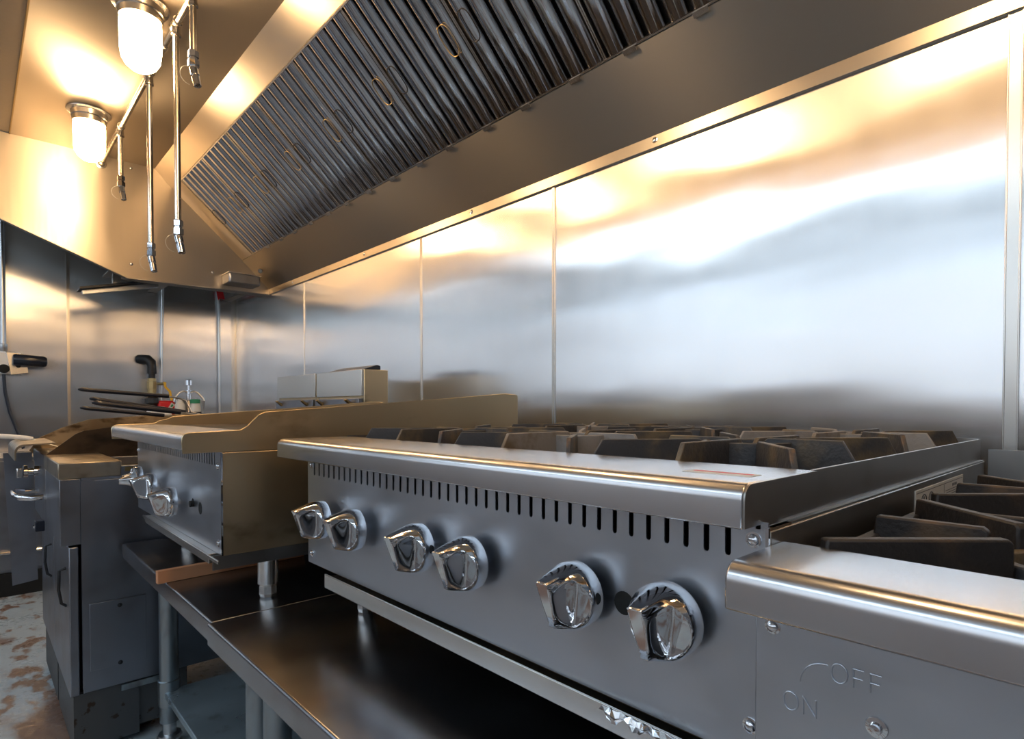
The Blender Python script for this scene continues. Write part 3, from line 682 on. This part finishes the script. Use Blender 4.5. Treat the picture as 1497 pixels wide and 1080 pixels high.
def basket(y,hx0,hz0,hx1,hz1,label,m,zin,wire):
    t=thing('fryer_basket',label,'basket',(.8,y,a(-.19)),'wire fryer baskets with long handles')
    obj('handle_grip',T([(hx0,y,a(hz0)),(hx0+.012,y,a(hz0-.000)),(hx0+.03,y,a(hz0-(hz0-hz1)*.1)),(hx1,y,a(hz1))],[.003,.0072,.0075,.0075],12),m,t)
    w_=obj('handle_wire',T([(hx1-.01,y,a(hz1)+.0)]+[(x,y,a(z)) for x,z in wire],.003,8),'conduit',t)
    bm=bmesh.new(); x0,x1=.70,1.02; z1,z0=a(zin),a(zin-.10)
    for z in (z0,z1): 
        tube(bm,[(x0,y-.05,z),(x1,y-.05,z),(x1,y+.05,z),(x0,y+.05,z)],.0018,6,closed=True)
    for i in range(17):
        x=x0+(x1-x0)*i/16; tube(bm,[(x,y-.05,z1),(x,y-.05,z0),(x,y+.05,z0),(x,y+.05,z1)],.0009,4)
    for i in range(5):
        yy=y-.05+.025*i; tube(bm,[(x0,yy,z1),(x0,yy,z0),(x1,yy,z0),(x1,yy,z1)],.0009,4)
    obj('mesh_basket',bm,'conduit',t)
    return t
basket(2.50+.05,.280,.0685,.562,.048,'fryer basket with the topmost of the four black handles','plastic',-.085,[(.600,.040),(.620,.032),(.640,-.012),(.70,-.03),(.705,-.085)])
basket(2.34,.287,.033,.568,-.012,'fryer basket whose black handle lies second from the top','plastic',-.085,[(.60,-.02),(.66,-.04),(.705,-.085)])
basket(2.20,.276,.018,.52,-.012,'fryer basket whose black handle lies third from the top','plastic',-.085,[(.60,-.025),(.66,-.05),(.705,-.085)])
basket(2.70,.302,.0035,.578,-.027,'fryer basket with the lowest of the four black handles','plastic',-.085,[(.60,-.03),(.66,-.05),(.705,-.085)])
t=thing('fryer_basket','fryer basket with a white handle sticking out past the left edge','basket',(.4,2.78,a(-.19)),'wire fryer baskets with long handles')
obj('handle_grip',T([(.02,2.78,a(-.093)),(.10,2.78,a(-.100)),(.155,2.78,a(-.108)),(.170,2.78,a(-.110))],[.009,.009,.009,.006],14),'white',t)
obj('handle_wire',T([(.165,2.785,a(-.109)),(.24,2.79,a(-.142)),(.30,2.79,a(-.165))],.0022,8),'conduit',t)
obj('handle_wire',T([(.165,2.775,a(-.110)),(.23,2.76,a(-.138)),(.30,2.76,a(-.165))],.0022,8),'conduit',t)
bm=bmesh.new()
for z in (a(-.165),a(-.19)): tube(bm,[(.30,2.73,z),(.55,2.73,z),(.55,2.83,z),(.30,2.83,z)],.0018,6,closed=True)
for i in range(13):
    x=.30+.25*i/12; tube(bm,[(x,2.73,a(-.165)),(x,2.73,a(-.19)),(x,2.83,a(-.19)),(x,2.83,a(-.165))],.0009,4)
obj('mesh_basket',bm,'conduit',t)
# dark item on flue
tag(obj('baking_pan',P([(1.135,a(.1555)),(1.215,a(.1555)),(1.215,a(.172)),(1.20,a(.176))],'xz',2.09,2.40),'plastic',bevel=.002),'dark pan lying on top of the fryer flue','pan')

# ------------------------------------------------------------------ far end
lc=thing('low_cabinet','dark low steel cabinet on a black base at the far left wall','cabinet',(-.3,4.35,0))
obj('body',B((-1.0,.55,4.12,4.60,.12,.74)),'fryer',lc,bevel=.003)
obj('base',B((-1.0,.55,4.10,4.60,0,.12)),'black',lc)
for k in range(3):
    d=obj('door',B((-.98+.5*k,-.50+.5*k,4.105,4.12,.14,.72)),'fryer',lc,bevel=.002)
    obj('handle',T([(-.96+.5*k,4.085,a(-.765)),(-.52+.5*k,4.085,a(-.765))],.010,12),'chrome',d)
    obj('handle_post',B((-.9+.5*k,-.88+.5*k,4.085,4.105,a(-.77),a(-.76)),(-.60+.5*k,-.58+.5*k,4.085,4.105,a(-.77),a(-.76))),'chrome',d)
yw=YB
cd=thing('conduit','long steel conduit rising on the far wall from the red box','pipe',(.985,yw-.02,a(.05)),'conduits on the far wall')
obj('tube',T([(.965,yw-.03,a(.056)),(.985,yw-.03,a(.86))],.009,12),'conduit',cd)
cd=thing('conduit','thin steel conduit with a red tag near the corner of the far wall','pipe',(1.346,yw-.02,a(.0)),'conduits on the far wall')
obj('tube',T([(1.346,yw-.02,0),(1.346,yw-.02,a(.86))],.009,12),'conduit',cd)
obj('tag',P([(1.325,a(.862)),(1.372,a(.855)),(1.385,a(.80)),(1.350,a(.805)),(1.338,a(.79))],'xz',yw-.035,yw-.033),'red',cd)
cd=thing('conduit','dark conduit on the far wall at the left edge of the photo','pipe',(.15,yw-.02,a(.3)),'conduits on the far wall')
obj('tube',T([(.150,yw-.03,a(.335)),(.150,yw-.03,ZC-.02)],.015,12),'conduit',cd)
obj('coupling',Lt((.150,yw-.03,a(.385)),(0,0,-1),[(0,.017),(.003,.020),(.04,.020),(.045,.017)],16),'conduit',cd)
sw=thing('switch_box','white electrical switch box with a black cylindrical handle on the far wall','switch',(.18,yw-.04,a(.2)))
obj('box',B((.110,.235,yw-.07,yw-.001,a(.205),a(.335))),'white',sw,bevel=.006)
obj('plate',P([(.16,a(.335)),(.25,a(.325)),(.262,a(.215)),(.18,a(.20))],'xz',yw-.078,yw-.072),'trim',sw,bevel=.002)
obj('handle',T([(.19,yw-.11,a(.290)),(.20,yw-.11,a(.290)),(.33,yw-.11,a(.283)),(.345,yw-.11,a(.282)),(.350,yw-.11,a(.282))],[.028,.034,.034,.026,.010],20),'plastic',sw)
for zq in (.30,.255): obj('socket',Lt((.215,yw-.078,a(zq)),(0,-1,0),[(0,.012),(.001,.012)],12),'black',sw)
obj('dial',Lt((.150,yw-.072,a(.235)),(0,-1,0),[(0,.026),(.015,.026),(.018,.015)],20),'black',sw)
tag(obj('power_cable',T([(.150,yw-.04,a(.205)),(.155,yw-.04,a(.10)),(.175,yw-.04,a(-.02)),(.21,yw-.05,a(-.14)),(.235,yw-.05,a(-.24))],.009,10),'plastic'),'dark cable hanging from the switch box down the far wall','cable')
gp_=thing('gas_pipe','black iron gas pipe with brass valve and yellow lever on the far wall','pipe',(.90,yw-.08,a(-.3)))
X=.905; Yq=yw-.075
obj('pipe',T([(X,Yq,a(-.4)),(X,Yq,a(.27))],.021,16),'blackpipe',gp_)
obj('elbow',T([(X,Yq,a(.235)),(X,Yq,a(.285)),(X-.003,Yq+.003,a(.31)),(X-.02,Yq+.02,a(.332)),(X-.045,Yq+.045,a(.335)),(X-.06,Yq+.07,a(.335))],[.029,.028,.031,.032,.030,.030],18),'blackpipe',gp_)
v=obj('valve',Lt((X,Yq,a(.205)),(0,0,-1),[(0,.026),(.02,.026),(.022,.030),(.07,.030),(.072,.026),(.10,.026)],8),'brass',gp_)
obj('stem',T([(X+.03,Yq-.02,a(.168)),(X+.065,Yq-.055,a(.168))],.010,10),'brass',v)
obj('lever',P([(X+.055,a(.182)),(X+.072,a(.178)),(X+.072,a(.152)),(X+.100,a(.12)),(X+.112,a(.055)),(X+.098,a(.055)),(X+.086,a(.115)),(X+.060,a(.145))],'xz',Yq-.062,Yq-.056),'yellow',v)
obj('union',Lt((X,Yq,a(.085)),(0,0,-1),[(0,.028),(.015,.042),(.045,.044),(.06,.030),(.09,.026)],8),'blackpipe',gp_)
rbx=thing('red_box','red wall box with a small white and green label under the conduit','box',(.99,yw-.05,a(-.04)))
obj('box',B((.935,1.045,yw-.10,yw-.001,a(-.045),a(.055))),'red',rbx,bevel=.014)
lb=obj('label',P([(.985,a(-.01)),(1.005,a(-.02)),(1.035,a(.03)),(1.015,a(.042))],'xz',yw-.102,yw-.1),'label',rbx)
obj('label_mark',P([(1.008,a(.015)),(1.018,a(.010)),(1.027,a(.026)),(1.017,a(.031))],'xz',yw-.1035,yw-.102),'green',lb)
obj('label_mark',P([(.992,a(-.008)),(1.002,a(-.013)),(1.012,a(.004)),(1.002,a(.009))],'xz',yw-.1035,yw-.102),'red',lb)
# shelf with pump, jar, bin
SHZ=a(-.045)
sh=thing('wall_shelf','narrow steel shelf on the far wall behind the fryers','shelf',(1.05,4.3,SHZ-.03))
obj('board',B((.80,1.42,4.12,4.52,SHZ-.02,SHZ)),'trim',sh,bevel=.002)
obj('bracket',P([(4.14,SHZ-.02),(4.63,SHZ-.02),(4.63,SHZ-.25)],'yz',.90,.905),'trim',sh)
obj('bracket',P([(4.14,SHZ-.02),(4.63,SHZ-.02),(4.63,SHZ-.25)],'yz',1.30,1.305),'trim',sh)
pd=thing('pump_dispenser','steel bucket with a wire bail and a pump plunger, beside the green capped jar','dispenser',(1.08,4.33,SHZ))
obj('bucket',Lt((1.08,4.34,SHZ),(0,0,1),[(0,.080),(.095,.092),(.098,.094),(.10,.090)],28),'trim',pd)
obj('plunger',Lt((1.075,4.34,SHZ+.10),(0,0,1),[(0,.014),(.04,.014),(.042,.010),(.06,.010),(.062,.020),(.068,.020),(.07,.008),(.10,.008),(.102,.022),(.135,.022),(.14,.016),(.141,0)],20),'chrome',pd)
obj('bail',T([(.988,4.34,SHZ+.09),(.995,4.34,SHZ+.12),(1.02,4.34,SHZ+.152),(1.045,4.34,SHZ+.163),(1.075,4.34,SHZ+.150),(1.105,4.34,SHZ+.163),(1.13,4.34,SHZ+.152),(1.165,4.34,SHZ+.115),(1.172,4.34,SHZ+.09)],.005,8),'conduit',pd)
jr=thing('spice_jar','small glass jar with a green lid on the far shelf','jar',(1.075,4.19,SHZ))
obj('glass',Lt((1.075,4.19,SHZ),(0,0,1),[(0,.034),(.05,.034),(.075,.027),(.08,.027)],24),'label',jr)
obj('band',Lt((1.075,4.19,SHZ),(0,0,1),[(.004,.035),(.004,.0355),(.026,.0355),(.026,.035)],24),'black',jr)
obj('lid',Lt((1.075,4.19,SHZ),(0,0,1),[(.080,.030),(.104,.030),(.107,.027),(.107,0)],24),'green',jr)
wb_=thing('white_container','white plastic container with a wire handle at the left end of the far shelf','container',(.87,4.22,SHZ))
obj('tub',B((.815,.935,4.16,4.28,SHZ,SHZ+.032)),'white',wb_,bevel=.008)
obj('bail',T([(.82,4.20,SHZ+.03),(.85,4.20,SHZ+.06),(.90,4.20,SHZ+.055),(.935,4.20,SHZ+.03)],.003,8),'white',wb_)
bt=thing('plastic_bottle','clear grey plastic bottle between the red box and the pump','bottle',(.975,4.25,SHZ))
obj('bottle_body',Lt((.993,4.215,SHZ),(0,0,1),[(0,.030),(.07,.030),(.085,.020),(.10,.012),(.115,.012),(.115,0)],20),'label',bt)
# rail under hood end
mr=thing('metal_rail','flat grey metal channel hanging below the hood end','rail',(.66,4.15,a(.68)))
obj('channel',P([(.475,a(.672)),(.855,a(.770)),(.855,a(.742)),(.480,a(.650))],'xz',4.10,4.13),'conduit',mr,bevel=.001)
obj('top_flange',P([(.46,a(.684)),(.865,a(.788)),(.865,a(.774)),(.46,a(.672))],'xz',4.06,4.20),'blackpipe',mr,bevel=.001)
obj('hanger',B((.62,.66,4.09,4.12,a(.73),a(.80)),(.845,.865,4.09,4.12,a(.77),a(.80))),'trim',mr)
obj('mount_plate',B((.60,1.44,4.03,4.30,a(.80),a(.806))),'hooddark',mr)
for x in (.9,1.38): obj('wall_bracket',B((x,x+.05,4.30,4.62,a(.795),a(.803))),'hooddark',mr)

# ------------------------------------------------------------------ camera
cam=bpy.data.cameras.new('camera'); co=bpy.data.objects.new('camera',cam); COL.objects.link(co)
co.location=(0,0,Z0); cam.sensor_width=36; cam.sensor_fit='HORIZONTAL'; cam.lens=36*856/1497
cam.shift_y=(612.3-540)/1497; cam.clip_start=.02
co.rotation_euler=(math.radians(90-1.0),0,math.radians(-42.8))
sc.camera=co

w=bpy.data.worlds.new('world'); sc.world=w; w.use_nodes=True
w.node_tree.nodes['Background'].inputs[0].default_value=(.6,.75,.9,1); w.node_tree.nodes['Background'].inputs[1].default_value=.3
sc.view_settings.view_transform='Standard'; sc.view_settings.look='None'; sc.view_settings.gamma=1; sc.view_settings.use_curve_mapping=False
sc.view_settings.exposure=0
